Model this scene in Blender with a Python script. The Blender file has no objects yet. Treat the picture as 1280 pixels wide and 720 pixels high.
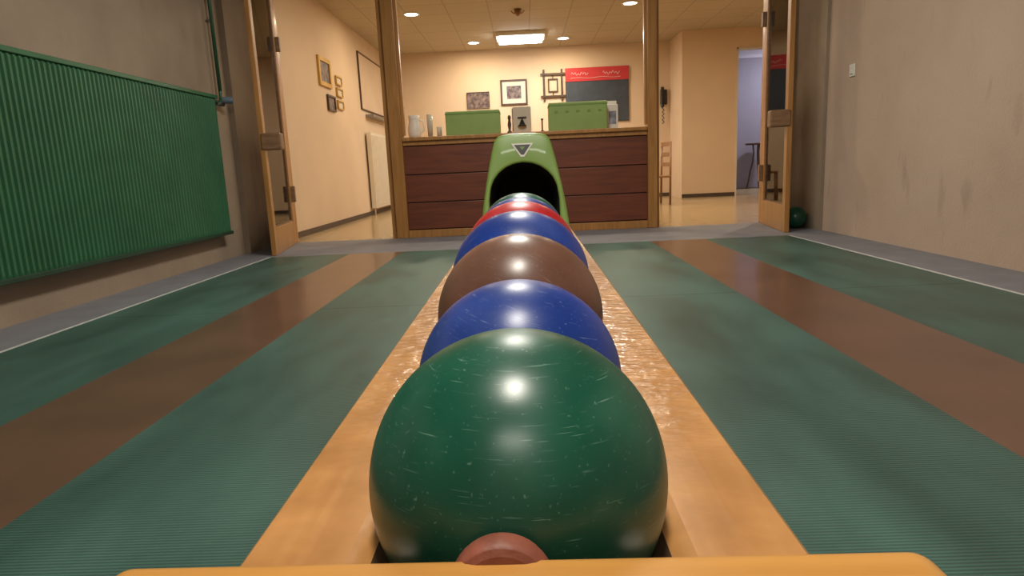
import bpy, bmesh, math, random
from mathutils import Vector, Matrix
random.seed(3)
S=bpy.context.scene
COL=bpy.context.collection
try:
    S.view_settings.view_transform='Standard'
    S.view_settings.look='None'
except Exception: pass

# ------------------------------------------------------------------ materials
def newmat(name):
    m=bpy.data.materials.new(name); m.use_nodes=True
    nt=m.node_tree; b=nt.nodes["Principled BSDF"]
    return m,nt,b
def simple(name,col,rough=.5,metal=0,coat=0,var=.12,scale=6,bump=0,bscale=80,emit=None,estr=0,spec=.5):
    m,nt,b=newmat(name)
    tc=nt.nodes.new("ShaderNodeTexCoord")
    n=nt.nodes.new("ShaderNodeTexNoise"); n.inputs["Scale"].default_value=scale; n.inputs["Detail"].default_value=6
    nt.links.new(tc.outputs["Object"],n.inputs["Vector"])
    r=nt.nodes.new("ShaderNodeValToRGB")
    r.color_ramp.elements[0].position=.3; r.color_ramp.elements[1].position=.7
    r.color_ramp.elements[0].color=(*[c*(1-var) for c in col],1)
    r.color_ramp.elements[1].color=(*[min(1,c*(1+var)) for c in col],1)
    nt.links.new(n.outputs["Fac"],r.inputs["Fac"]); nt.links.new(r.outputs["Color"],b.inputs["Base Color"])
    b.inputs["Roughness"].default_value=rough; b.inputs["Metallic"].default_value=metal
    b.inputs["Coat Weight"].default_value=coat
    b.inputs["Specular IOR Level"].default_value=spec
    if bump:
        n2=nt.nodes.new("ShaderNodeTexNoise"); n2.inputs["Scale"].default_value=bscale; n2.inputs["Detail"].default_value=4
        nt.links.new(tc.outputs["Object"],n2.inputs["Vector"])
        bp=nt.nodes.new("ShaderNodeBump"); bp.inputs["Strength"].default_value=bump; bp.inputs["Distance"].default_value=.01
        nt.links.new(n2.outputs["Fac"],bp.inputs["Height"]); nt.links.new(bp.outputs["Normal"],b.inputs["Normal"])
    if emit:
        b.inputs["Emission Color"].default_value=(*emit,1); b.inputs["Emission Strength"].default_value=estr
    return m
def wood(name,c1,c2,rough=.3,sc=(30,2,30),bump=.15,lump=0,coat=.3):
    m,nt,b=newmat(name)
    tc=nt.nodes.new("ShaderNodeTexCoord"); mp=nt.nodes.new("ShaderNodeMapping"); mp.inputs["Scale"].default_value=sc
    nt.links.new(tc.outputs["Object"],mp.inputs["Vector"])
    n=nt.nodes.new("ShaderNodeTexNoise"); n.inputs["Scale"].default_value=1.0; n.inputs["Detail"].default_value=8; n.inputs["Distortion"].default_value=.6
    nt.links.new(mp.outputs[0],n.inputs["Vector"])
    r=nt.nodes.new("ShaderNodeValToRGB"); r.color_ramp.elements[0].position=.3; r.color_ramp.elements[1].position=.7
    r.color_ramp.elements[0].color=(*c1,1); r.color_ramp.elements[1].color=(*c2,1)
    nt.links.new(n.outputs["Fac"],r.inputs["Fac"]); nt.links.new(r.outputs["Color"],b.inputs["Base Color"])
    b.inputs["Roughness"].default_value=rough; b.inputs["Coat Weight"].default_value=coat; b.inputs["Coat Roughness"].default_value=.15
    bp=nt.nodes.new("ShaderNodeBump"); bp.inputs["Strength"].default_value=bump; bp.inputs["Distance"].default_value=.002
    nt.links.new(n.outputs["Fac"],bp.inputs["Height"])
    if lump:
        n5=nt.nodes.new("ShaderNodeTexNoise"); n5.inputs["Scale"].default_value=22; n5.inputs["Detail"].default_value=7
        nt.links.new(tc.outputs["Object"],n5.inputs["Vector"])
        r5=nt.nodes.new("ShaderNodeValToRGB"); r5.color_ramp.elements[0].position=.35; r5.color_ramp.elements[1].position=.65
        r5.color_ramp.elements[0].color=(.74,.69,.64,1); r5.color_ramp.elements[1].color=(1.08,1.08,1.1,1)
        nt.links.new(n5.outputs["Fac"],r5.inputs["Fac"])
        mx=nt.nodes.new("ShaderNodeMixRGB"); mx.blend_type='MULTIPLY'; mx.inputs["Fac"].default_value=.8
        nt.links.new(r.outputs["Color"],mx.inputs["Color1"]); nt.links.new(r5.outputs["Color"],mx.inputs["Color2"]); nt.links.new(mx.outputs["Color"],b.inputs["Base Color"])
        n2=nt.nodes.new("ShaderNodeTexNoise"); n2.inputs["Scale"].default_value=95; n2.inputs["Detail"].default_value=3
        mp2=nt.nodes.new("ShaderNodeMapping"); mp2.inputs["Scale"].default_value=(.45,1,1)
        nt.links.new(tc.outputs["Object"],mp2.inputs["Vector"]); nt.links.new(mp2.outputs[0],n2.inputs["Vector"])
        sx=nt.nodes.new("ShaderNodeSeparateXYZ"); nt.links.new(tc.outputs["Object"],sx.inputs[0])
        mr=nt.nodes.new("ShaderNodeMapRange"); mr.inputs["From Min"].default_value=.38; mr.inputs["From Max"].default_value=.56
        mr.inputs["To Min"].default_value=lump*.10; mr.inputs["To Max"].default_value=lump
        nt.links.new(sx.outputs["Y"],mr.inputs["Value"])
        bp2=nt.nodes.new("ShaderNodeBump"); bp2.inputs["Distance"].default_value=.005
        nt.links.new(mr.outputs[0],bp2.inputs["Strength"])
        nt.links.new(n2.outputs["Fac"],bp2.inputs["Height"]); nt.links.new(bp.outputs["Normal"],bp2.inputs["Normal"])
        bp=bp2
        nt.links.new(bp2.outputs["Normal"],b.inputs["Coat Normal"])
        b.inputs["Coat Roughness"].default_value=.10
    nt.links.new(bp.outputs["Normal"],b.inputs["Normal"])
    return m
def ballmat(name,col,scratch,seed=0,var=.25):
    m,nt,b=newmat(name); L=nt.links
    tc=nt.nodes.new("ShaderNodeTexCoord")
    n=nt.nodes.new("ShaderNodeTexNoise"); n.inputs["Scale"].default_value=14; n.inputs["Detail"].default_value=8
    L.new(tc.outputs["Object"],n.inputs["Vector"])
    r=nt.nodes.new("ShaderNodeValToRGB"); r.color_ramp.elements[0].position=.3; r.color_ramp.elements[1].position=.75
    r.color_ramp.elements[0].color=(*[c*(1-var) for c in col],1); r.color_ramp.elements[1].color=(*[c*(1+var) for c in col],1)
    L.new(n.outputs["Fac"],r.inputs["Fac"])
    cur=r.outputs["Color"]
    def layer(vec_scale,rot,loc,p0,p1,amt,detail=2):
        nonlocal cur
        mp=nt.nodes.new("ShaderNodeMapping"); mp.inputs["Rotation"].default_value=rot
        mp.inputs["Scale"].default_value=vec_scale; mp.inputs["Location"].default_value=loc
        L.new(tc.outputs["Object"],mp.inputs["Vector"])
        n2=nt.nodes.new("ShaderNodeTexNoise"); n2.inputs["Scale"].default_value=1; n2.inputs["Detail"].default_value=detail
        L.new(mp.outputs[0],n2.inputs["Vector"])
        r2=nt.nodes.new("ShaderNodeValToRGB"); r2.color_ramp.elements[0].position=p0; r2.color_ramp.elements[1].position=p1
        r2.color_ramp.elements[1].color=(amt,amt,amt,1)
        L.new(n2.outputs["Fac"],r2.inputs["Fac"])
        mx=nt.nodes.new("ShaderNodeMixRGB"); mx.inputs["Color2"].default_value=(*scratch,1)
        L.new(r2.outputs["Color"],mx.inputs["Fac"]); L.new(cur,mx.inputs["Color1"]); cur=mx.outputs["Color"]
    for k,(rx,ry,rz,s) in enumerate([(.4,.7,.2,34),(1.3,.2,.9,40),(2.1,1.1,.5,28),(.1,2.2,1.7,46),(.9,1.5,2.4,36)]):
        layer((s*26,s*1.1,s*1.1),(rx+seed,ry+seed*.7,rz),(seed*3,k*5,0),.705,.80,.42)
    layer((420,420,420),(0,0,0),(seed,0,0),.68,.80,.28,1)
    layer((10,10,10),(0,0,0),(seed,2,0),.5,.85,.18,8)
    L.new(cur,b.inputs["Base Color"])
    n3=nt.nodes.new("ShaderNodeTexNoise"); n3.inputs["Scale"].default_value=30; n3.inputs["Detail"].default_value=8
    L.new(tc.outputs["Object"],n3.inputs["Vector"])
    mr=nt.nodes.new("ShaderNodeMapRange"); mr.inputs["To Min"].default_value=.24; mr.inputs["To Max"].default_value=.42
    L.new(n3.outputs["Fac"],mr.inputs["Value"]); L.new(mr.outputs[0],b.inputs["Roughness"])
    return m

M={}
def wallmat(name,base,dark,stain=.55):
    m,nt,b=newmat(name); L=nt.links
    tc=nt.nodes.new("ShaderNodeTexCoord")
    n=nt.nodes.new("ShaderNodeTexNoise"); n.inputs["Scale"].default_value=.9; n.inputs["Detail"].default_value=9; n.inputs["Roughness"].default_value=.6
    L.new(tc.outputs["Object"],n.inputs["Vector"])
    r=nt.nodes.new("ShaderNodeValToRGB"); r.color_ramp.elements[0].position=.3; r.color_ramp.elements[1].position=.62
    r.color_ramp.elements[0].color=(*dark,1); r.color_ramp.elements[1].color=(*base,1)
    L.new(n.outputs["Fac"],r.inputs["Fac"])
    mp=nt.nodes.new("ShaderNodeMapping"); mp.inputs["Rotation"].default_value=(.6,0,0); mp.inputs["Scale"].default_value=(1,5,1.6)
    L.new(tc.outputs["Object"],mp.inputs["Vector"])
    n2=nt.nodes.new("ShaderNodeTexNoise"); n2.inputs["Scale"].default_value=1.3; n2.inputs["Detail"].default_value=5
    L.new(mp.outputs[0],n2.inputs["Vector"])
    r2=nt.nodes.new("ShaderNodeValToRGB"); r2.color_ramp.elements[0].position=.62; r2.color_ramp.elements[1].position=.74
    r2.color_ramp.elements[1].color=(stain*.6,)*3+(1,)
    L.new(n2.outputs["Fac"],r2.inputs["Fac"])
    mx=nt.nodes.new("ShaderNodeMixRGB"); mx.inputs["Color2"].default_value=(*[d*.6 for d in dark],1)
    L.new(r2.outputs["Color"],mx.inputs["Fac"]); L.new(r.outputs["Color"],mx.inputs["Color1"]); L.new(mx.outputs["Color"],b.inputs["Base Color"])
    b.inputs["Roughness"].default_value=.8
    n3=nt.nodes.new("ShaderNodeTexNoise"); n3.inputs["Scale"].default_value=60
    L.new(tc.outputs["Object"],n3.inputs["Vector"])
    bp=nt.nodes.new("ShaderNodeBump"); bp.inputs["Strength"].default_value=.25; bp.inputs["Distance"].default_value=.01
    L.new(n3.outputs["Fac"],bp.inputs["Height"]); L.new(bp.outputs["Normal"],b.inputs["Normal"])
    return m
M['wallR']=wallmat("plaster_pinkish",(.53,.395,.305),(.45,.325,.245),.7)
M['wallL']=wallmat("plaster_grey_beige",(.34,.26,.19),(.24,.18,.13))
M['cream']=simple("cream_paint",(.66,.50,.34),.75,var=.04,scale=1.5,bump=.08)
M['ceil_alley']=simple("alley_ceiling",(.55,.48,.4),.8,var=.04)
def ceiltile():
    m,nt,b=newmat("ceiling_tiles"); L=nt.links
    tc=nt.nodes.new("ShaderNodeTexCoord")
    br=nt.nodes.new("ShaderNodeTexBrick"); br.offset=0; br.inputs["Scale"].default_value=1
    br.inputs["Brick Width"].default_value=.62; br.inputs["Row Height"].default_value=.62; br.inputs["Mortar Size"].default_value=.010
    br.inputs["Color1"].default_value=(.50,.42,.30,1); br.inputs["Color2"].default_value=(.47,.395,.28,1); br.inputs["Mortar"].default_value=(.37,.30,.21,1)
    L.new(tc.outputs["Object"],br.inputs["Vector"]); L.new(br.outputs["Color"],b.inputs["Base Color"]); b.inputs["Roughness"].default_value=.8
    return m
M['ceil']=ceiltile()
def matgreen():
    m,nt,b=newmat("green_ribbed_mat"); L=nt.links
    tc=nt.nodes.new("ShaderNodeTexCoord")
    n=nt.nodes.new("ShaderNodeTexNoise"); n.inputs["Scale"].default_value=1.6; n.inputs["Detail"].default_value=8
    mpn=nt.nodes.new("ShaderNodeMapping"); mpn.inputs["Scale"].default_value=(2.2,.8,1)
    L.new(tc.outputs["Object"],mpn.inputs["Vector"]); L.new(mpn.outputs[0],n.inputs["Vector"])
    r=nt.nodes.new("ShaderNodeValToRGB"); r.color_ramp.elements[0].position=.3; r.color_ramp.elements[1].position=.72
    r.color_ramp.elements[0].color=(.036,.088,.073,1); r.color_ramp.elements[1].color=(.078,.175,.147,1)
    L.new(n.outputs["Fac"],r.inputs["Fac"])
    w=nt.nodes.new("ShaderNodeTexWave"); w.bands_direction='Y'; w.inputs["Scale"].default_value=32; w.inputs["Distortion"].default_value=0
    L.new(tc.outputs["Object"],w.inputs["Vector"])
    mx=nt.nodes.new("ShaderNodeMixRGB"); mx.blend_type='MULTIPLY'; mx.inputs["Fac"].default_value=.45
    L.new(r.outputs["Color"],mx.inputs["Color1"]); L.new(w.outputs["Color"],mx.inputs["Color2"])
    L.new(mx.outputs["Color"],b.inputs["Base Color"])
    bp=nt.nodes.new("ShaderNodeBump"); bp.inputs["Strength"].default_value=.4; bp.inputs["Distance"].default_value=.002
    L.new(w.outputs["Fac"],bp.inputs["Height"]); L.new(bp.outputs["Normal"],b.inputs["Normal"])
    mr=nt.nodes.new("ShaderNodeMapRange"); mr.inputs["To Min"].default_value=.28; mr.inputs["To Max"].default_value=.55
    L.new(n.outputs["Fac"],mr.inputs["Value"]); L.new(mr.outputs[0],b.inputs["Roughness"])
    return m
M['green']=matgreen()
M['brown']=simple("brown_lane_board",(.125,.062,.040),.3,var=.15,scale=3,coat=.15)
M['grey']=simple("grey_floor_paint",(.19,.19,.215),.6,var=.12,scale=5,bump=.1)
M['white_line']=simple("white_line",(.55,.56,.55),.5,var=.1,scale=20)
M['seam']=simple("mat_seam",(.03,.07,.06),.6)
def tilefloor():
    m,nt,b=newmat("beige_floor_tiles"); L=nt.links
    tc=nt.nodes.new("ShaderNodeTexCoord")
    br=nt.nodes.new("ShaderNodeTexBrick"); br.offset=0
    br.inputs["Scale"].default_value=1; br.inputs["Brick Width"].default_value=.4; br.inputs["Row Height"].default_value=.4; br.inputs["Mortar Size"].default_value=.006
    br.inputs["Color1"].default_value=(.46,.33,.17,1); br.inputs["Color2"].default_value=(.40,.29,.15,1); br.inputs["Mortar"].default_value=(.3,.22,.13,1)
    L.new(tc.outputs["Object"],br.inputs["Vector"]); L.new(br.outputs["Color"],b.inputs["Base Color"]); b.inputs["Roughness"].default_value=.2
    return m
M['tile']=tilefloor()
M['base']=simple("dark_baseboard",(.06,.04,.03),.5)
M['lacquer']=wood("lacquered_pine",(.46,.19,.045),(.66,.31,.085),.28,(34,3,34),.12,.0,.4)
M['lacquer_worn']=wood("worn_lacquered_pine",(.44,.20,.06),(.57,.285,.10),.32,(34,3,34),.12,.75,.55)
M['board']=wood("end_board_wood",(.47,.21,.045),(.60,.29,.07),.35,(5,40,40),.12,.0,.3)
M['groove_wood_shaded']=wood("inner_wood_shaded",(.05,.024,.010),(.09,.045,.02),.7,(30,3,30),.2,0,0)  # groove wood, with the recess shade put into its near-black colour
M['frame']=wood("door_frame_wood",(.31,.135,.033),(.44,.21,.058),.4,(30,30,2.5),.15,0,.2)
M['handle']=wood("handle_wood",(.17,.085,.04),(.26,.14,.07),.45,(8,8,30),.1,0,.1)
M['panel']=wood("counter_panel_mahogany",(.115,.028,.013),(.18,.048,.022),.42,(2.2,20,26),.15,0,.08)
M['gold']=simple("gold_frame",(.55,.33,.06),.35,metal=.3)
M['rad']=simple("radiator_green_enamel",(.032,.135,.062),.42,var=.12,scale=4)
M['rad_dark']=simple("radiator_gap",(.01,.04,.02),.7)
M['pipe']=simple("pipe_green",(.02,.08,.04),.4)
M['valve']=simple("valve_plastic",(.12,.17,.22),.4)
M['radw']=simple("white_radiator_enamel",(.68,.6,.48),.5,var=.03)
M['white']=simple("white_plastic",(.75,.72,.65),.4,var=.03)
M['black']=simple("black_plastic",(.012,.012,.012),.4)
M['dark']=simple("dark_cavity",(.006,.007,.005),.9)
M['lime']=simple("lime_green_enamel",(.21,.35,.07),.4,var=.05,coat=.2)
M['limebox']=simple("lime_box",(.25,.36,.10),.5,var=.06)
M['limeedge']=simple("lime_box_dots",(.17,.28,.06),.5)
M['terra']=simple("terracotta_rubber",(.25,.075,.045),.55,var=.25,scale=60,bump=.15)
M['red']=simple("red_sign",(.50,.03,.035),.4,var=.03)
M['pinkish']=simple("sign_lettering",(.65,.35,.32),.5,var=.03)
M['chalk']=simple("chalkboard",(.04,.05,.065),.6,var=.2)
M['lilac']=simple("lilac_grey_door",(.24,.22,.27),.8,var=.03)
M['lilac2']=simple("pale_wall",(.50,.48,.56),.8,var=.03)
M['paper']=simple("paper",(.62,.55,.45),.8,var=.03)
M['cloudy']=simple("cloudy_glass",(.52,.47,.38),.15,var=.05)
M['photo']=simple("photo_print",(.14,.10,.09),.4,var=.9,scale=14)
M['photo2']=simple("photo_print_blue",(.22,.24,.30),.4,var=.8,scale=12)
M['darkwood']=wood("dark_wood",(.05,.025,.012),(.09,.045,.02),.45,(20,20,4),.1,0,.1)
M['chair']=wood("chair_wood",(.2,.09,.03),(.3,.14,.05),.4,(20,20,4),.1,0,.1)
M['lamp']=simple("lamp_glow",(1,.95,.85),.5,emit=(1,.93,.8),estr=14)
M['lampbig']=simple("lamp_glow_cool",(1,1,1),.5,emit=(.93,.98,1),estr=12)
M['lampalley']=simple("tube_glow",(1,1,1),.5,emit=(.95,1,.95),estr=4)
M['steel']=simple("steel",(.3,.3,.3),.35,metal=.9)
m,nt,b=newmat("thin_pane_glass")
tr=nt.nodes.new("ShaderNodeBsdfTransparent"); gl=nt.nodes.new("ShaderNodeBsdfGlossy"); gl.inputs["Roughness"].default_value=.02
mixs=nt.nodes.new("ShaderNodeMixShader"); fr=nt.nodes.new("ShaderNodeFresnel"); fr.inputs["IOR"].default_value=1.35
nt.links.new(fr.outputs[0],mixs.inputs[0]); nt.links.new(tr.outputs[0],mixs.inputs[1]); nt.links.new(gl.outputs[0],mixs.inputs[2])
nt.links.new(mixs.outputs[0],nt.nodes["Material Output"].inputs[0]); M['pane']=m

# ------------------------------------------------------------------ helpers
def obj(name,me,parent=None,mats=()):
    o=bpy.data.objects.new(name,me); COL.objects.link(o)
    for mm in mats: me.materials.append(M[mm] if isinstance(mm,str) else mm)
    if parent: o.parent=parent
    return o
def empty(name,loc=(0,0,0)):
    e=bpy.data.objects.new(name,None); e.empty_display_size=.1; COL.objects.link(e); return e
def bev(o,w=.004,seg=2):
    if w>0:
        md=o.modifiers.new("bevel","BEVEL"); md.width=w; md.segments=seg; md.limit_method='ANGLE'; md.angle_limit=math.radians(40)
def smooth(o):
    for p in o.data.polygons: p.use_smooth=True
def box(name,lo,hi,mat,parent=None,bevel=0,rot=None,seg=2):
    lo=Vector(lo); hi=Vector(hi); c=(lo+hi)/2; s=hi-lo
    me=bpy.data.meshes.new(name); bm=bmesh.new(); bmesh.ops.create_cube(bm,size=1)
    for v in bm.verts: v.co=Vector((v.co.x*s.x,v.co.y*s.y,v.co.z*s.z))
    bm.to_mesh(me); bm.free(); o=obj(name,me,parent,[mat]); o.location=c
    if rot: o.rotation_euler=rot
    bev(o,bevel,seg); return o
def multibox(name,boxes,mats,parent=None,bevel=0):
    me=bpy.data.meshes.new(name); bm=bmesh.new()
    for lo,hi,mi in boxes:
        r=bmesh.ops.create_cube(bm,size=1); lo=Vector(lo); hi=Vector(hi); c=(lo+hi)/2; s=hi-lo
        fs=set()
        for v in r['verts']:
            v.co=Vector((v.co.x*s.x+c.x,v.co.y*s.y+c.y,v.co.z*s.z+c.z))
            fs.update(v.link_faces)
        for f_ in fs: f_.material_index=mi
    bm.to_mesh(me); bm.free(); o=obj(name,me,parent,mats); bev(o,bevel); return o
def cyl(name,p0,p1,r,mat,parent=None,r2=None,seg=24,bevel=0,caps=True):
    p0=Vector(p0); p1=Vector(p1); d=p1-p0
    me=bpy.data.meshes.new(name); bm=bmesh.new()
    bmesh.ops.create_cone(bm,cap_ends=caps,segments=seg,radius1=r,radius2=r if r2 is None else r2,depth=d.length)
    bm.to_mesh(me); bm.free(); o=obj(name,me,parent,[mat]); o.location=(p0+p1)/2
    o.rotation_mode='QUATERNION'; o.rotation_quaternion=Vector((0,0,1)).rotation_difference(d)
    for p in me.polygons: p.use_smooth=len(p.vertices)==4
    if bevel: bev(o,bevel)
    return o
def lathe(name,prof,mat,loc,parent=None,seg=32):
    me=bpy.data.meshes.new(name); bm=bmesh.new(); rings=[]
    for r,z in prof:
        rings.append([bm.verts.new((max(r,1e-4)*math.cos(2*math.pi*i/seg),max(r,1e-4)*math.sin(2*math.pi*i/seg),z)) for i in range(seg)])
    for a,b_ in zip(rings,rings[1:]):
        for i in range(seg):
            bm.faces.new((a[i],a[(i+1)%seg],b_[(i+1)%seg],b_[i]))
    bm.to_mesh(me); bm.free(); o=obj(name,me,parent,[mat]); o.location=loc; smooth(o); return o
def tube(name,pts,r,mat,parent=None):
    cu=bpy.data.curves.new(name,'CURVE'); cu.dimensions='3D'; cu.bevel_depth=r; cu.bevel_resolution=4; cu.use_fill_caps=True
    sp=cu.splines.new('POLY'); sp.points.add(len(pts)-1)
    for i,p in enumerate(pts): sp.points[i].co=(*p,1)
    tmp=bpy.data.objects.new(name+"_tmp",cu); COL.objects.link(tmp)
    dg=bpy.context.evaluated_depsgraph_get(); me=bpy.data.meshes.new_from_object(tmp.evaluated_get(dg)); me.name=name
    bpy.data.objects.remove(tmp); me.materials.clear()
    o=obj(name,me,parent,[mat]); smooth(o); return o

# ------------------------------------------------------------------ room shell
XL,XR=-2.75,2.78
YP=7.1; YB=-3.0; ZC=3.05
def floor():
    me=bpy.data.meshes.new("floor"); bm=bmesh.new()
    names=['grey','white_line','green','brown','seam']
    xs=[(XL,-2.37,0),(-2.37,-2.345,1),(-2.345,-1.62,2),(-1.62,-1.135,3),(-1.135,1.11,2),(1.11,1.60,3),(1.60,2.345,2),(2.345,2.37,1),(2.37,XR,0)]
    def q(x0,x1,y0,y1,mi):
        f_=bm.faces.new([bm.verts.new(p) for p in ((x0,y0,0),(x1,y0,0),(x1,y1,0),(x0,y1,0))]); f_.material_index=mi
    for x0,x1,mi in xs:
        if mi==2:
            q(x0,x1,YB,3.4,2); q(x0,x1,3.4,3.41,4); q(x0,x1,3.41,5.85,2)
        else: q(x0,x1,YB,5.85,mi)
    q(XL,XR,5.85,YP+.02,0)
    bm.to_mesh(me); bm.free(); return obj("floor",me,None,names)
floor()
multibox("floor_reception",[((-2.75,YP+.02,-.1),(7,15.7,0),0)],['tile'])
box("wall_left",(XL-.2,YB,0),(XL,YP,3.4),'wallL')
box("wall_right",(XR,YB,0),(XR+.2,YP,3.4),'wallR')
box("wall_behind",(XL-.2,YB-.2,0),(XR+.2,YB,3.4),'wallR')
box("ceiling",(XL,YB,3.2),(XR,YP,3.3),'ceil_alley')
multibox("wall_partition",[((XL,YP,0),(-2.62,YP+.15,3.4),0),((2.62,YP,0),(XR,YP+.15,3.4),0),((-2.62,YP,2.80),(2.62,YP+.15,3.4),0)],['wallL'])
box("wall_pilaster_left",(XL,6.25,0),(XL+.05,YP,3.2),'wallL')
box("wall_shade_strip_right",(XR-.03,6.15,.0),(XR,YP,3.2),'wallL')  # slight wall bump; its darker plaster stands in for the door's shadow
YE=13.6
box("wall_reception_left",(-2.95,YP+.15,0),(-2.72,YE,3.4),'cream')
box("wall_reception_back",(-2.95,YE,0),(3.0,YE+.2,3.4),'cream')
multibox("wall_reception_front",[((3.0,12.6,0),(4.02,12.75,3.4),0),((3.0,12.75,0),(3.15,YE+.2,3.4),0),((4.80,12.6,0),(7,12.75,3.4),0),((4.02,12.6,2.68),(4.80,12.75,3.4),0)],['cream'])
box("wall_reception_right",(5.4,YP+.15,0),(5.6,12.6,3.4),'cream')
box("wall_reception_near",(2.98,YP,0),(5.6,YP+.15,3.4),'cream')
box("ceiling_reception",(-2.75,YP+.15,ZC),(5.6,YE,ZC+.1),'ceil')
box("wall_corridor_left",(3.35,12.75,0),(3.5,15.5,3.4),'lilac2')
box("wall_corridor_right",(6.6,12.75,0),(6.75,15.5,3.4),'lilac2')
box("wall_corridor_back",(3.35,15.5,0),(6.75,15.7,3.4),'lilac2')
box("ceiling_corridor",(3.35,12.75,3.3),(6.75,15.7,3.4),'ceil_alley')
e=empty("door_corridor")
box("leaf",(4.72,15.45,.01),(5.53,15.49,2.92),'lilac',e,.004)
multibox("casing",[((4.64,15.44,0),(4.72,15.498,3.0),0),((5.53,15.44,0),(5.60,15.498,3.0),0),((4.72,15.44,2.92),(5.53,15.498,3.0),0)],['lilac2'],e,.004)
cyl("door_knob",(4.80,15.38,1.05),(4.80,15.45,1.05),.025,'steel',e)
multibox("baseboard_reception",[((-2.72,YP+.15,0),(-2.705,YE,.07),0),((3.0,12.585,0),(4.02,12.6,.07),0),((-2.7,YE-.015,0),(3.0,YE,.07),0)],['base'])
multibox("trim_corridor_doorway",[((4.0,12.58,0),(4.03,12.76,2.70),0),((4.79,12.58,0),(4.82,12.76,2.70),0),((4.0,12.58,2.67),(4.82,12.76,2.70),0)],['paper'])

pf=empty("door_frame_partition")
multibox("posts",[((-1.42,YP-.03,0),(-1.29,YP+.12,2.8),0),((1.325,YP-.03,0),(1.425,YP+.12,2.8),0),
   ((-2.62,YP-.02,0),(-2.56,YP+.12,2.8),0),((2.56,YP-.02,0),(2.62,YP+.12,2.8),0),
   ((-2.62,YP-.03,2.72),(2.62,YP+.12,2.8),0)],['frame'],pf,.006)
multibox("post_stops",[((-1.475,YP+.02,0),(-1.42,YP+.07,2.72),0),((-1.29,YP+.02,1.1),(-1.26,YP+.07,2.72),0),((1.425,YP+.02,0),(1.455,YP+.07,2.72),0),((1.30,YP+.02,1.1),(1.325,YP+.07,2.72),0)],['frame'],pf,.003)

ct=empty("reception_counter")
bx=[]
for i,(z0,z1) in enumerate([(.09,.375),(.385,.675),(.685,.985)]):
    bx.append(((-1.29,YP+.02,z0),(1.325,YP+.05,z1),0))
multibox("front_boards",bx,['panel'],ct,.004)
box("backing",(-1.29,YP+.05,.0),(1.325,YP+.11,1.03),'darkwood',ct)
box("plinth_rail",(-1.29,YP-.01,0),(1.325,YP+.045,.08),'frame',ct,.004)
box("upper_rail",(-1.29,YP+.0,.99),(1.325,YP+.05,1.035),'frame',ct,.004)
box("counter_top",(-1.29,YP-.03,1.035),(1.325,YP+.55,1.075),'frame',ct,.008)
TZ=1.075
def counterbox(x0,x1,z1,dots=False,y=YP+.12):
    e=empty("bottle_crate")
    box("case",(x0,y,TZ),(x1,y+.25,z1),'limebox',e,.012)
    box("lid_rim",(x0-.004,y-.004,z1-.035),(x1+.004,y+.254,z1-.02),'limeedge',e,.003)
    if dots:
        for i in range(5):
            cx=x0+.08+i*(x1-x0-.16)/4
            box("slot_%d"%i,(cx-.018,y-.004,z1-.11),(cx+.018,y+.002,z1-.085),'limeedge',e,.003)
    return e
counterbox(-.83,-.24,1.335)
counterbox(.29,.92,1.375,True)
e=empty("bell_picture_card")
box("card",(-.10,YP+.40,TZ),(.10,YP+.415,TZ+.30),'paper',e,.003)
lathe("bell",[(0,.07),(.01,.07),(.02,.05),(.035,.015),(.05,0),(.0,0)],'black',(0,YP+.385,TZ+.09),e)
box("bell_yoke",(-.05,YP+.38,TZ+.175),(.05,YP+.39,TZ+.19),'black',e,.002)
cyl("bell_hanger",(0,YP+.385,TZ+.155),(0,YP+.385,TZ+.18),.006,'black',e)
lathe("figurine",[(0,0),(.03,0),(.03,.02),(.012,.04),(.022,.1),(.012,.15),(.02,.175),(.012,.2),(0,.205)],'darkwood',(-.14,YP+.25,TZ))
lathe("candle_stick",[(0,0),(.035,0),(.03,.012),(.008,.025),(.008,.13),(.016,.14),(.016,.15),(0,.15)],'darkwood',(.22,YP+.25,TZ))
e=empty("water_jug")
lathe("jug_body",[(0,0),(.06,0),(.07,.04),(.075,.1),(.06,.17),(.055,.21),(.065,.25),(.058,.25),(.05,.2)],'white',(-1.20,YP+.3,TZ),e)
tube("jug_handle",[(-1.14,YP+.3,TZ+.20),(-1.10,YP+.3,TZ+.19),(-1.09,YP+.3,TZ+.1),(-1.125,YP+.3,TZ+.06)],.008,'white',e)
lathe("drinking_glass",[(0,.005),(.024,.005),(.030,.25),(.033,.25),(.027,0),(0,0)],'cloudy',(-1.02,YP+.25,TZ))
lathe("drinking_glass",[(0,.005),(.024,.005),(.028,.12),(.031,.12),(.027,0),(0,0)],'cloudy',(-.93,YP+.35,TZ))
e=empty("milk_carton")
box("carton",(.94,YP+.3,TZ),(1.06,YP+.40,TZ+.27),'white',e,.004)
box("gable",(.95,YP+.335,TZ+.27),(1.05,YP+.365,TZ+.31),'white',e,.004)
box("label",(.96,YP+.297,TZ+.06),(1.04,YP+.30,TZ+.2),'photo2',e)

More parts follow.
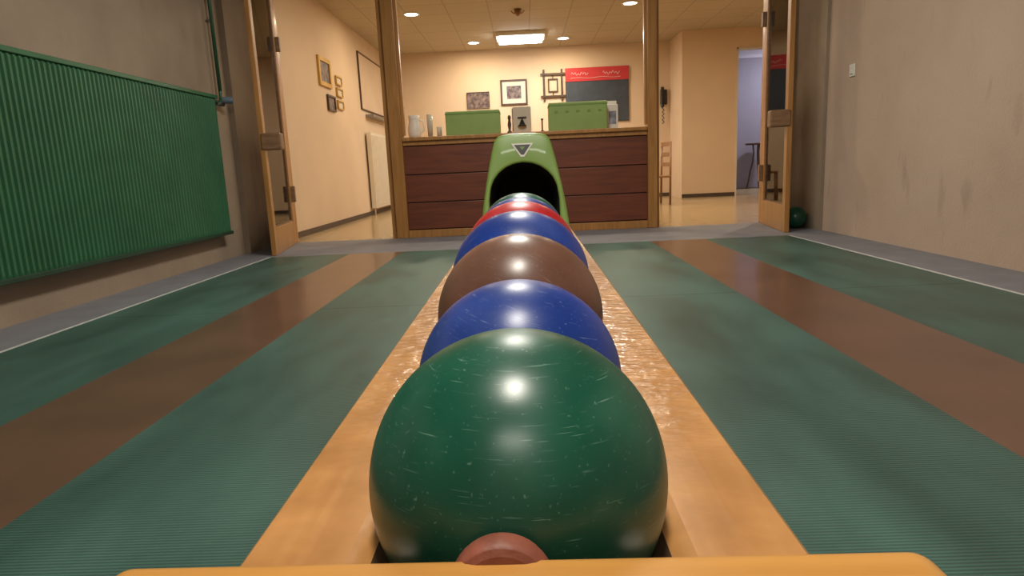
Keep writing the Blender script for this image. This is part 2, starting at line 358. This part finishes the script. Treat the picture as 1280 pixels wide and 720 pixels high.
def frame(name,x0,x1,z0,z1,y,fm,pm,fw=.04,mat_w=.0):
    e=empty(name)
    multibox("frame",[((x0,y-.03,z0),(x0+fw,y,z1),0),((x1-fw,y-.03,z0),(x1,y,z1),0),((x0+fw,y-.03,z0),(x1-fw,y,z0+fw),0),((x0+fw,y-.03,z1-fw),(x1-fw,y,z1),0)],[fm],e,.004)
    if mat_w:
        box("mount",(x0+fw,y-.012,z0+fw),(x1-fw,y,z1-fw),'paper',e)
        k=fw+mat_w; box("print",(x0+k,y-.016,z0+k),(x1-k,y-.012,z1-k),pm,e)
    else: box("print",(x0+fw,y-.012,z0+fw),(x1-fw,y,z1-fw),pm,e)
    return e
frame("picture_frame",-.41,.13,1.96,2.46,YE,'darkwood','photo',.035,.09)
frame("picture_frame",-1.10,-.64,1.93,2.25,YE,'photo','photo',.01)
frame("picture_frame",-.20,.18,1.45,1.90,YE,'darkwood','paper',.03,.05)
e=empty("wooden_lattice_rack")
multibox("slats",[((.45,YE-.03,2.00),(.49,YE,2.62),0),((.81,YE-.03,2.00),(.85,YE,2.62),0),((.40,YE-.045,2.50),(.90,YE-.03,2.545),0),((.40,YE-.045,2.07),(.90,YE-.03,2.115),0)],['darkwood'],e,.004)
multibox("inner_frame",[((.55,YE-.03,2.18),(.575,YE-.015,2.44),0),((.725,YE-.03,2.18),(.75,YE-.015,2.44),0),((.55,YE-.032,2.18),(.75,YE-.016,2.2),0),((.55,YE-.032,2.42),(.75,YE-.016,2.44),0),((.64,YE-.03,2.44),(.66,YE-.015,2.50),0),((.64,YE-.03,2.115),(.66,YE-.015,2.18),0)],['darkwood'],e)
e=empty("menu_chalkboard")
box("board",(.90,YE-.03,1.55),(2.17,YE,2.62),'chalk',e,.006)
box("red_header",(.90,YE-.04,2.36),(2.17,YE-.03,2.62),'red',e,.004)
for k,x0 in enumerate((1.02,1.65)):
    pts=[(x0+t*.011,YE-.045,2.50+.022*math.sin(t*1.1)+.014*math.sin(t*.37+k)) for t in range(32)]
    tube("swash_%d"%k,pts,.007,'pinkish',e)
tube("swash_under",[(1.0+t*.04,YE-.045,2.42+.008*math.sin(t*.5)) for t in range(26)],.006,'pinkish',e)
def sideframe(name,y0,y1,z0,z1,x,fm,pm,fw=.04):
    e=empty(name)
    multibox("frame",[((x,y0,z0),(x+.03,y0+fw,z1),0),((x,y1-fw,z0),(x+.03,y1,z1),0),((x,y0+fw,z0),(x+.03,y1-fw,z0+fw),0),((x,y0+fw,z1-fw),(x+.03,y1-fw,z1),0)],[fm],e,.004)
    box("print",(x,y0+fw,z0+fw),(x+.012,y1-fw,z1-fw),pm,e); return e
sideframe("picture_frame",9.05,9.6,1.93,2.32,-2.72,'gold','photo',.06)
sideframe("picture_frame",9.35,9.72,1.62,1.84,-2.72,'darkwood','photo',.03)
for z in (2.03,1.86,1.68):
    sideframe("picture_frame",9.85,10.15,z,z+.13,-2.72,'gold','paper',.02)
sideframe("pinboard",11.3,13.1,1.8,2.75,-2.72,'darkwood','cream',.02)
box("shelf_ledge",(-2.72,11.6,1.70),(-2.58,13.1,1.74),'steel')
e=empty("white_radiator")
bx=[((-2.69,11.4,.12),(-2.61,13.1,1.42),0)]
for i in range(24):
    y=11.44+i*.07; bx.append(((-2.61,y,.16),(-2.60,y+.035,1.38),0))
multibox("panel",bx,['radw'],e,.003)
box("bracket",(-2.72,12,.9),(-2.69,12.1,1.0),'steel',e); box("bracket_2",(-2.72,12.8,.9),(-2.69,12.9,1.0),'steel',e)
cyl("pipe",(-2.65,11.46,.0),(-2.65,11.46,.13),.012,'radw',e)
e=empty("wall_telephone")
box("base",(2.80,YE-.06,1.83),(2.93,YE,2.12),'black',e,.01)
tube("handset",[(2.83,YE-.1,1.78),(2.82,YE-.07,1.85),(2.82,YE-.09,1.95),(2.82,YE-.07,2.10),(2.83,YE-.1,2.16)],.032,'black',e)
tube("cord",[(2.85+.02*math.sin(t*1.3),YE-.05,1.82-.016*t) for t in range(24)],.008,'black',e)

def chair(x,y,rot):
    e=empty("wooden_chair")
    for i,(dx,dy) in enumerate(((-.19,-.19),(.19,-.19),(-.19,.19),(.19,.19))):
        top=.45 if dy<0 else 1.02
        cyl("leg_%d"%i,(dx*1.05,dy*1.05,0),(dx,dy*(1 if dy<0 else 1.12),top),.018,'chair',e)
    box("seat",(-.22,-.22,.44),(.22,.22,.475),'chair',e,.012)
    for z in (.62,.78,.95):
        box("back_slat_%d"%int(z*100),(-.18,.195,z),(.18,.215,z+.07),'chair',e,.005)
    box("stretcher",(-.19,-.01,.2),(.19,.01,.225),'chair',e,.003)
    e.location=(x,y,0); e.rotation_euler=(0,0,rot); return e
chair(2.16,11.0,math.radians(-80))
e=empty("side_table")
lathe("table_top",[(0,.98),(.24,.98),(.25,.995),(.25,1.01),(.24,1.02),(0,1.02)],'darkwood',(0,0,0),e)
for i in range(3):
    a=i*2*math.pi/3+.5
    tube("leg_%d"%i,[(math.cos(a)*r_,math.sin(a)*r_,z_) for r_,z_ in ((.08,.98),(.06,.8),(.08,.6),(.13,.4),(.16,.2),(.2,.015))],.018,'darkwood',e)
e.location=(5.28,15.1,0)

# ------------------------------------------------------------------ door leaves (open glazed doors)
def doorleaf(name,near,far,side):
    e=empty(name)
    near=Vector(near); far=Vector(far); L=(far-near).length
    H=2.62; t=.022
    multibox("stiles_and_rails",[((0,-t,.0),(.10,t,H),0),((L-.09,-t,.0),(L,t,H),0),((.10,-t,.0),(L-.09,t,.25),0),((.10,-t,H-.12),(L-.09,t,H),0)],['frame'],e,.005)
    multibox("glazing_beads",[((.10,-.012,.25),(.115,.012,H-.12),0),((L-.105,-.012,.25),(L-.09,.012,H-.12),0),((.115,-.012,.25),(L-.105,.012,.265),0)],['handle'],e)
    box("glass_pane",(.11,-.003,.26),(L-.1,.003,H-.12),'pane',e)
    y0_,y1_=sorted((side*(t-.03),side*(t+.15)))
    multibox("grip_block",[((-.012,y0_,.965),(.12,y1_,1.115),0)],['handle'],e,.014)
    y0_,y1_=sorted((side*t,side*(t+.04)))
    multibox("hinges",[((L-.06,y0_,.45),(L+.0,y1_,.62),0),((L-.06,y0_,2.0),(L+.0,y1_,2.14),0)],['handle'],e,.003)
    d=far-near; e.location=(near.x,near.y,0); e.rotation_euler=(0,0,math.atan2(d.y,d.x)); return e
doorleaf("glazed_door",(-2.36,5.96,0),(-2.54,7.03,0),-1)
doorleaf("glazed_door",(2.42,6.08,0),(2.54,7.03,0),1)

# ------------------------------------------------------------------ green radiator
rad=empty("green_radiator")
def corrug(name,y0,y1,z0,z1,x,amp,pitch,mat,parent):
    me=bpy.data.meshes.new(name); bm=bmesh.new(); prev=None
    n=int((y1-y0)/pitch)
    prof=[(0,0),(.22,0),(.34,1),(.66,1),(.78,0)]
    zs=[z0,z0+.03,z1-.03,z1]
    for i in range(n):
        for u,a in prof:
            y=y0+(i+u)*pitch
            col=[bm.verts.new((x+amp*(a if 0<k<3 else .0),y,z)) for k,z in enumerate(zs)]
            if prev:
                for k in range(3): bm.faces.new((prev[k],col[k],col[k+1],prev[k+1]))
            prev=col
    bm.to_mesh(me); bm.free(); o=obj(name,me,parent,[mat]); return o
RY0=1.6; RY1=5.80
corrug("front_panel",RY0,RY1,.25,1.42,-2.655,.013,.042,'rad',rad)
box("body",(-2.70,RY0,.26),(-2.657,RY1-.01,1.41),'rad',rad,.003)
box("top_grille",(-2.705,RY0,1.41),(-2.637,RY1,1.44),'rad',rad,.004)
bx=[]
y=RY0+.03
while y<RY1-.05:
    bx.append(((-2.70,y,1.438),(-2.65,y+.02,1.443),0)); y+=.05
multibox("grille_slots",bx,['rad_dark'],rad)
box("bottom_lip",(-2.70,RY0,.235),(-2.64,RY1,.262),'rad_dark',rad,.003)
for i,yy in enumerate((2.2,3.6,5.2)):
    box("bracket_%d"%i,(-2.749,yy,.6),(-2.70,yy+.05,1.2),'steel',rad)
pp=empty("heating_pipe")
cyl("riser",(-2.70,6.0,1.50),(-2.70,6.0,3.2),.016,'pipe',pp)
tube("elbow",[(-2.70,6.0,1.5),(-2.70,5.99,1.44),(-2.69,5.95,1.40),(-2.685,5.80,1.39)],.014,'pipe',pp)
cyl("valve_body",(-2.70,5.88,1.39),(-2.70,6.02,1.39),.024,'steel',pp)
cyl("valve_knob",(-2.69,6.0,1.42),(-2.60,6.02,1.42),.03,'valve',pp,bevel=.006)
cyl("clip",(-2.745,6.0,2.1),(-2.70,6.0,2.1),.012,'steel',pp)
e=empty("light_switch")
box("plate",(XR-.012,5.66,1.33),(XR,5.75,1.43),'white',e,.004)
box("rocker",(XR-.02,5.68,1.35),(XR-.012,5.73,1.41),'white',e,.003)

# ------------------------------------------------------------------ ball return rack
CX=-.01
def z0(y): return .512+.006*y
rack=empty("ball_return_rack")
def loft(name,prof,y0,y1,mats,parent,midx=None):
    me=bpy.data.meshes.new(name); bm=bmesh.new(); rings=[]
    for y in (y0,y1):
        rings.append([bm.verts.new((CX+x,y,z0(y)+z)) for x,z in prof])
    n=len(prof)
    for a,b_ in zip(rings,rings[1:]):
        for i in range(n):
            f_=bm.faces.new((a[i],a[(i+1)%n],b_[(i+1)%n],b_[i]))
            if midx and i in midx: f_.material_index=1
    bm.faces.new(rings[0][::-1]); bm.faces.new(rings[-1])
    bmesh.ops.recalc_face_normals(bm,faces=bm.faces)
    bm.to_mesh(me); bm.free(); o=obj(name,me,parent,mats); return o
RY_0,RY_1=.243,2.45
for s,nm in ((-1,"rail_left"),(1,"rail_right")):
    prof=[(s*.140,-.003),(s*.137,0),(s*.112,0),(s*.086,-.001),(s*.0753,-.006),(s*.070,-.014),(s*.055,-.045),(s*.050,-.075),(s*.140,-.075)]
    loft(nm,prof,RY_0,RY_1,['lacquer_worn','groove_wood_shaded'],rack,(4,5,6))
loft("trough_bottom",[(-.05,-.068),(.05,-.068),(.05,-.08),(-.05,-.08)],RY_0,RY_1,['groove_wood_shaded'],rack)
for s,nm in ((-1,"apron_left"),(1,"apron_right")):
    a,b_=sorted((s*.12,s*.135)); 
    loft(nm,[(a,-.075),(b_,-.075),(b_,-.17),(a,-.17)],RY_0,2.15,['lacquer'],rack)
for i,yy in enumerate((.45,1.7)):
    for s in (-1,1):
        a,b_=sorted((CX+s*.085,CX+s*.119))
        box("leg_%d_%s"%(i,'l' if s<0 else 'r'),(a,yy,0),(b_,yy+.06,.44),'lacquer',rack,.004)
    box("stretcher_%d"%i,(CX-.085,yy+.015,.12),(CX+.085,yy+.045,.18),'lacquer',rack,.004)
def endboard():
    me=bpy.data.meshes.new("end_board"); bm=bmesh.new()
    hw=.171; zt=.5435; zb=.455; R=.014; pts=[]
    for cx,cz,a0 in ((hw-R,zt-R,0),(-hw+R,zt-R,90),(-hw+R,zb+R,180),(hw-R,zb+R,270)):
        for k in range(9):
            a=math.radians(a0+k*90/8); X_=cx+R*math.cos(a); pts.append((X_,cz+R*math.sin(a)-.009*X_))
    f_=[bm.verts.new((CX+x,.243,z)) for x,z in pts]; b2=[bm.verts.new((CX+x,.20,z)) for x,z in pts]
    n=len(pts)
    bm.faces.new(f_); bm.faces.new(b2[::-1])
    for i in range(n): bm.faces.new((f_[i],b2[i],b2[(i+1)%n],f_[(i+1)%n]))
    bmesh.ops.recalc_face_normals(bm,faces=bm.faces)
    bm.to_mesh(me); bm.free(); o=obj("end_board",me,rack,['board']); bev(o,.006,4); smooth(o); return o
endboard()
cyl("bumper",(CX-.006,.236,.5295),(CX-.006,.2505,.5295),.0215,'terra',rack,seg=40,bevel=.004)
multibox("groove_shade_blocks",[((CX-.090,.2435,.512),(CX-.066,.262,.5195),0),((CX+.066,.2435,.512),(CX+.090,.262,.5195),0)],['black'],rack,.002)  # black blocks standing in for the dark groove gap beside the ball

BM={'green':ballmat("ball_green",(.006,.078,.046),(.25,.42,.33),.1),
    'blue':ballmat("ball_blue",(.010,.040,.25),(.30,.38,.64),.7),
    'brown':ballmat("ball_brown",(.15,.068,.045),(.42,.31,.26),1.3),
    'blue2':ballmat("ball_blue_dark",(.010,.040,.26),(.30,.38,.64),2.1),
    'red':ballmat("ball_red",(.48,.012,.02),(.6,.25,.22),2.9),
    'teal':ballmat("ball_teal",(.006,.10,.075),(.25,.42,.36),3.3)}
def ball(x,y,z,r,mat,name="bowling_ball"):
    me=bpy.data.meshes.new(name); bm=bmesh.new(); bmesh.ops.create_uvsphere(bm,u_segments=96,v_segments=56,radius=r)
    bm.to_mesh(me); bm.free(); o=obj(name,me,None,[mat]); o.location=(x,y,z); smooth(o)
    o.rotation_euler=(random.random()*3,random.random()*3,random.random()*3); return o
g=.0753
seq=[(.080,'green'),(.0797,'blue'),(.0850,'brown'),(.0887,'blue2'),(.0895,'red'),(.0885,'blue'),(.0885,'teal'),(.086,'blue2')]
yc=.331; prev=None
for r,c in seq:
    def zc(y): return z0(y)-.006+math.sqrt(r*r-g*g)
    if prev:
        py,pz,pr=prev; yc=py+pr+r
        for _ in range(5):
            dz=zc(yc)-pz; yc=py+math.sqrt(max(0,(pr+r+.0008)**2-dz*dz))
    ball(CX,yc,zc(yc)+.0003,r,BM[c]); prev=(yc,zc(yc),r)
ball(2.635,6.42,.105,.105,BM['green'])
ball(2.655,6.62,.088,.088,BM['red'])

# ------------------------------------------------------------------ ball return hood
hood=empty("ball_return_machine")
HX=-.003
def hoodmesh():
    N=48
    def samp(pts,t):
        L=[0]
        for a,b_ in zip(pts,pts[1:]): L.append(L[-1]+math.dist(a,b_))
        d=t*L[-1]
        for i in range(len(pts)-1):
            if d<=L[i+1]+1e-9:
                u=(d-L[i])/(L[i+1]-L[i]); return (pts[i][0]+(pts[i+1][0]-pts[i][0])*u,pts[i][1]+(pts[i+1][1]-pts[i][1])*u)
        return pts[-1]
    def outer(t):
        pts=[(-.142,.515),(-.134,.58),(-.122,.65),(-.108,.72),(-.095,.775),(-.087,.797),(-.072,.808),(-.03,.812),(.03,.812),(.072,.808),(.087,.797),(.095,.775),(.108,.72),(.122,.65),(.134,.58),(.142,.515)]
        return samp(pts,t)
    def inner(t):
        pts=[(-.112,.515),(-.112,.60)]
        for k in range(0,13):
            a=math.pi*(1-k/12); pts.append((.110*math.cos(a),.615+.103*math.sin(a)))
        pts+=[(.112,.60),(.112,.515)]
        return samp(pts,t)
    me=bpy.data.meshes.new("hood_shell"); bm=bmesh.new()
    def yf(z): return 2.08+.08*(z-.515)/.3
    O=[outer(i/N) for i in range(N+1)]; I=[inner(i/N) for i in range(N+1)]
    fo=[bm.verts.new((HX+x,yf(z),z)) for x,z in O]; fi=[bm.verts.new((HX+x,yf(z),z)) for x,z in I]
    bo=[bm.verts.new((HX+x*.97,2.50,.515+(z-.515)*.93)) for x,z in O]; bi=[bm.verts.new((HX+x*.9,2.42,.515+(z-.515)*.85)) for x,z in I]
    for i in range(N):
        bm.faces.new((fo[i],fo[i+1],fi[i+1],fi[i]))
        bm.faces.new((fo[i],bo[i],bo[i+1],fo[i+1]))
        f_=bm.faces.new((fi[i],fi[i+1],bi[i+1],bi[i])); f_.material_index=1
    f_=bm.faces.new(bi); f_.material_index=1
    bm.faces.new(bo[::-1])
    bmesh.ops.recalc_face_normals(bm,faces=bm.faces)
    bm.to_mesh(me); bm.free(); o=obj("hood_shell",me,hood,['lime','dark']); smooth(o)
    bev(o,.008,3); return o
hoodmesh()
multibox("pedestal",[((HX-.125,2.46,0),(HX+.125,2.72,.53),0),((HX-.15,2.36,0),(HX+.15,2.80,.02),0)],['lime'],hood,.01)
def tri(name,s,mat,dy,cz=.762):
    me=bpy.data.meshes.new(name); bm=bmesh.new()
    P=[(-.036*s,.017*s),(.036*s,.017*s),(.006*s,-.026*s),(-.006*s,-.026*s)]
    def yf(z): return 2.08+.08*(z-.515)/.3
    a=[bm.verts.new((HX+x,yf(cz+z)-dy,cz+z)) for x,z in P]; b_=[bm.verts.new((HX+x,yf(cz+z)+.002,cz+z)) for x,z in P]
    bm.faces.new(a); bm.faces.new(b_[::-1])
    for i in range(4): bm.faces.new((a[i],b_[i],b_[(i+1)%4],a[(i+1)%4]))
    bmesh.ops.recalc_face_normals(bm,faces=bm.faces)
    bm.to_mesh(me); bm.free(); return obj(name,me,hood,[mat])
tri("badge_white",1.0,'white',.002); tri("badge_dark",.74,'black',.003); tri("badge_core",.25,'limeedge',.004,.764)

# ------------------------------------------------------------------ lights
def alight(name,loc,size,energy,col,rot=(0,0,0),sy=None):
    l=bpy.data.lights.new(name,'AREA'); l.energy=energy; l.color=col; l.size=size
    if sy: l.shape='RECTANGLE'; l.size_y=sy
    o=bpy.data.objects.new(name,l); o.location=loc; o.rotation_euler=rot; COL.objects.link(o); return o
WARM=(1,.80,.54)
def downlight(x,y,en=24):
    e=empty("ceiling_downlight")
    lathe("ring",[(.10,0),(.13,0),(.13,-.012),(.10,-.012),(.10,0)],'white',(x,y,ZC),e)
    lathe("lens",[(0,-.006),(.1,-.006),(.1,-.004),(0,-.004)],'lamp',(x,y,ZC),e)
    l=alight("lamp",(x,y,ZC-.02),.2,en,WARM); l.data.shape='DISK'; l.parent=e
for x,y in ((-1.6,10.3),(-.85,12.75),(.83,12.75),(1.68,10.3),(-.85,8.0),(.9,8.0)):
    downlight(x,y)
downlight(3.7,9.0,45)  # extra downlight added out of view to brighten this side of the reception
e=empty("ceiling_panel_lamp")
box("housing",(-.40,11.9,ZC-.07),(.46,12.5,ZC),'white',e,.01)
box("diffuser",(-.36,11.94,ZC-.12),(.42,12.46,ZC-.07),'lampbig',e,.01)
alight("lamp",(.03,12.2,ZC-.14),.7,40,(.95,.97,1),sy=.5).parent=e
e=empty("ceiling_ornament")
lathe("hub",[(0,0),(.06,0),(.05,-.05),(.02,-.09),(0,-.1)],'chair',(0,10.35,ZC),e)
for i in range(6):
    a=i*math.pi/3; tube("arm_%d"%i,[(0,10.35,ZC-.03),(math.cos(a)*.06,10.35+math.sin(a)*.06,ZC-.06),(math.cos(a)*.10,10.35+math.sin(a)*.10,ZC-.02)],.008,'chair',e)
e=empty("corridor_fill_lamp")  # lamp added out of view to light the corridor
lathe("dome",[(0,-.1),(.1,-.085),(.16,-.04),(.17,0),(0,0)],'lampbig',(6.0,14.2,3.3),e)
l=alight("lamp",(6.0,14.2,3.15),.3,60,(.85,.88,1)); l.parent=e
def tubefix(x,y,en,sx=.3,sy=1.2):
    e=empty("fluorescent_fixture")
    box("housing",(x-sx/2-.03,y-sy/2-.03,3.13),(x+sx/2+.03,y+sy/2+.03,3.2),'white',e,.006)
    box("diffuser",(x-sx/2,y-sy/2,3.10),(x+sx/2,y+sy/2,3.13),'lampalley',e,.006)
    alight("lamp",(x,y,3.08),sx,en,(1,.94,.82),sy=sy).parent=e
tubefix(0,.33,60,.34,.5)
tubefix(0,4.2,88,.5,1.5)
tubefix(0,-1.9,34,1.2,.4)
w=bpy.data.worlds.new("world"); S.world=w; w.use_nodes=True
w.node_tree.nodes["Background"].inputs[0].default_value=(.8,.65,.5,1); w.node_tree.nodes["Background"].inputs[1].default_value=.05

# ------------------------------------------------------------------ camera
f=810.0
Yv=Vector(((655-640)/f,(360-210)/f,-1)).normalized()
dn=Vector((200/f,-4390/f,-1)).normalized()
Zv=-(dn-dn.dot(Yv)*Yv).normalized(); Xv=Yv.cross(Zv)
R=Matrix((Xv,Yv,Zv))
cd=bpy.data.cameras.new("camera"); cam=bpy.data.objects.new("camera",cd); COL.objects.link(cam)
cd.sensor_width=36; cd.lens=f/1280*36; cd.clip_start=.01
cam.matrix_world=Matrix.Translation((0,0,.7))@R.to_4x4()
S.camera=cam
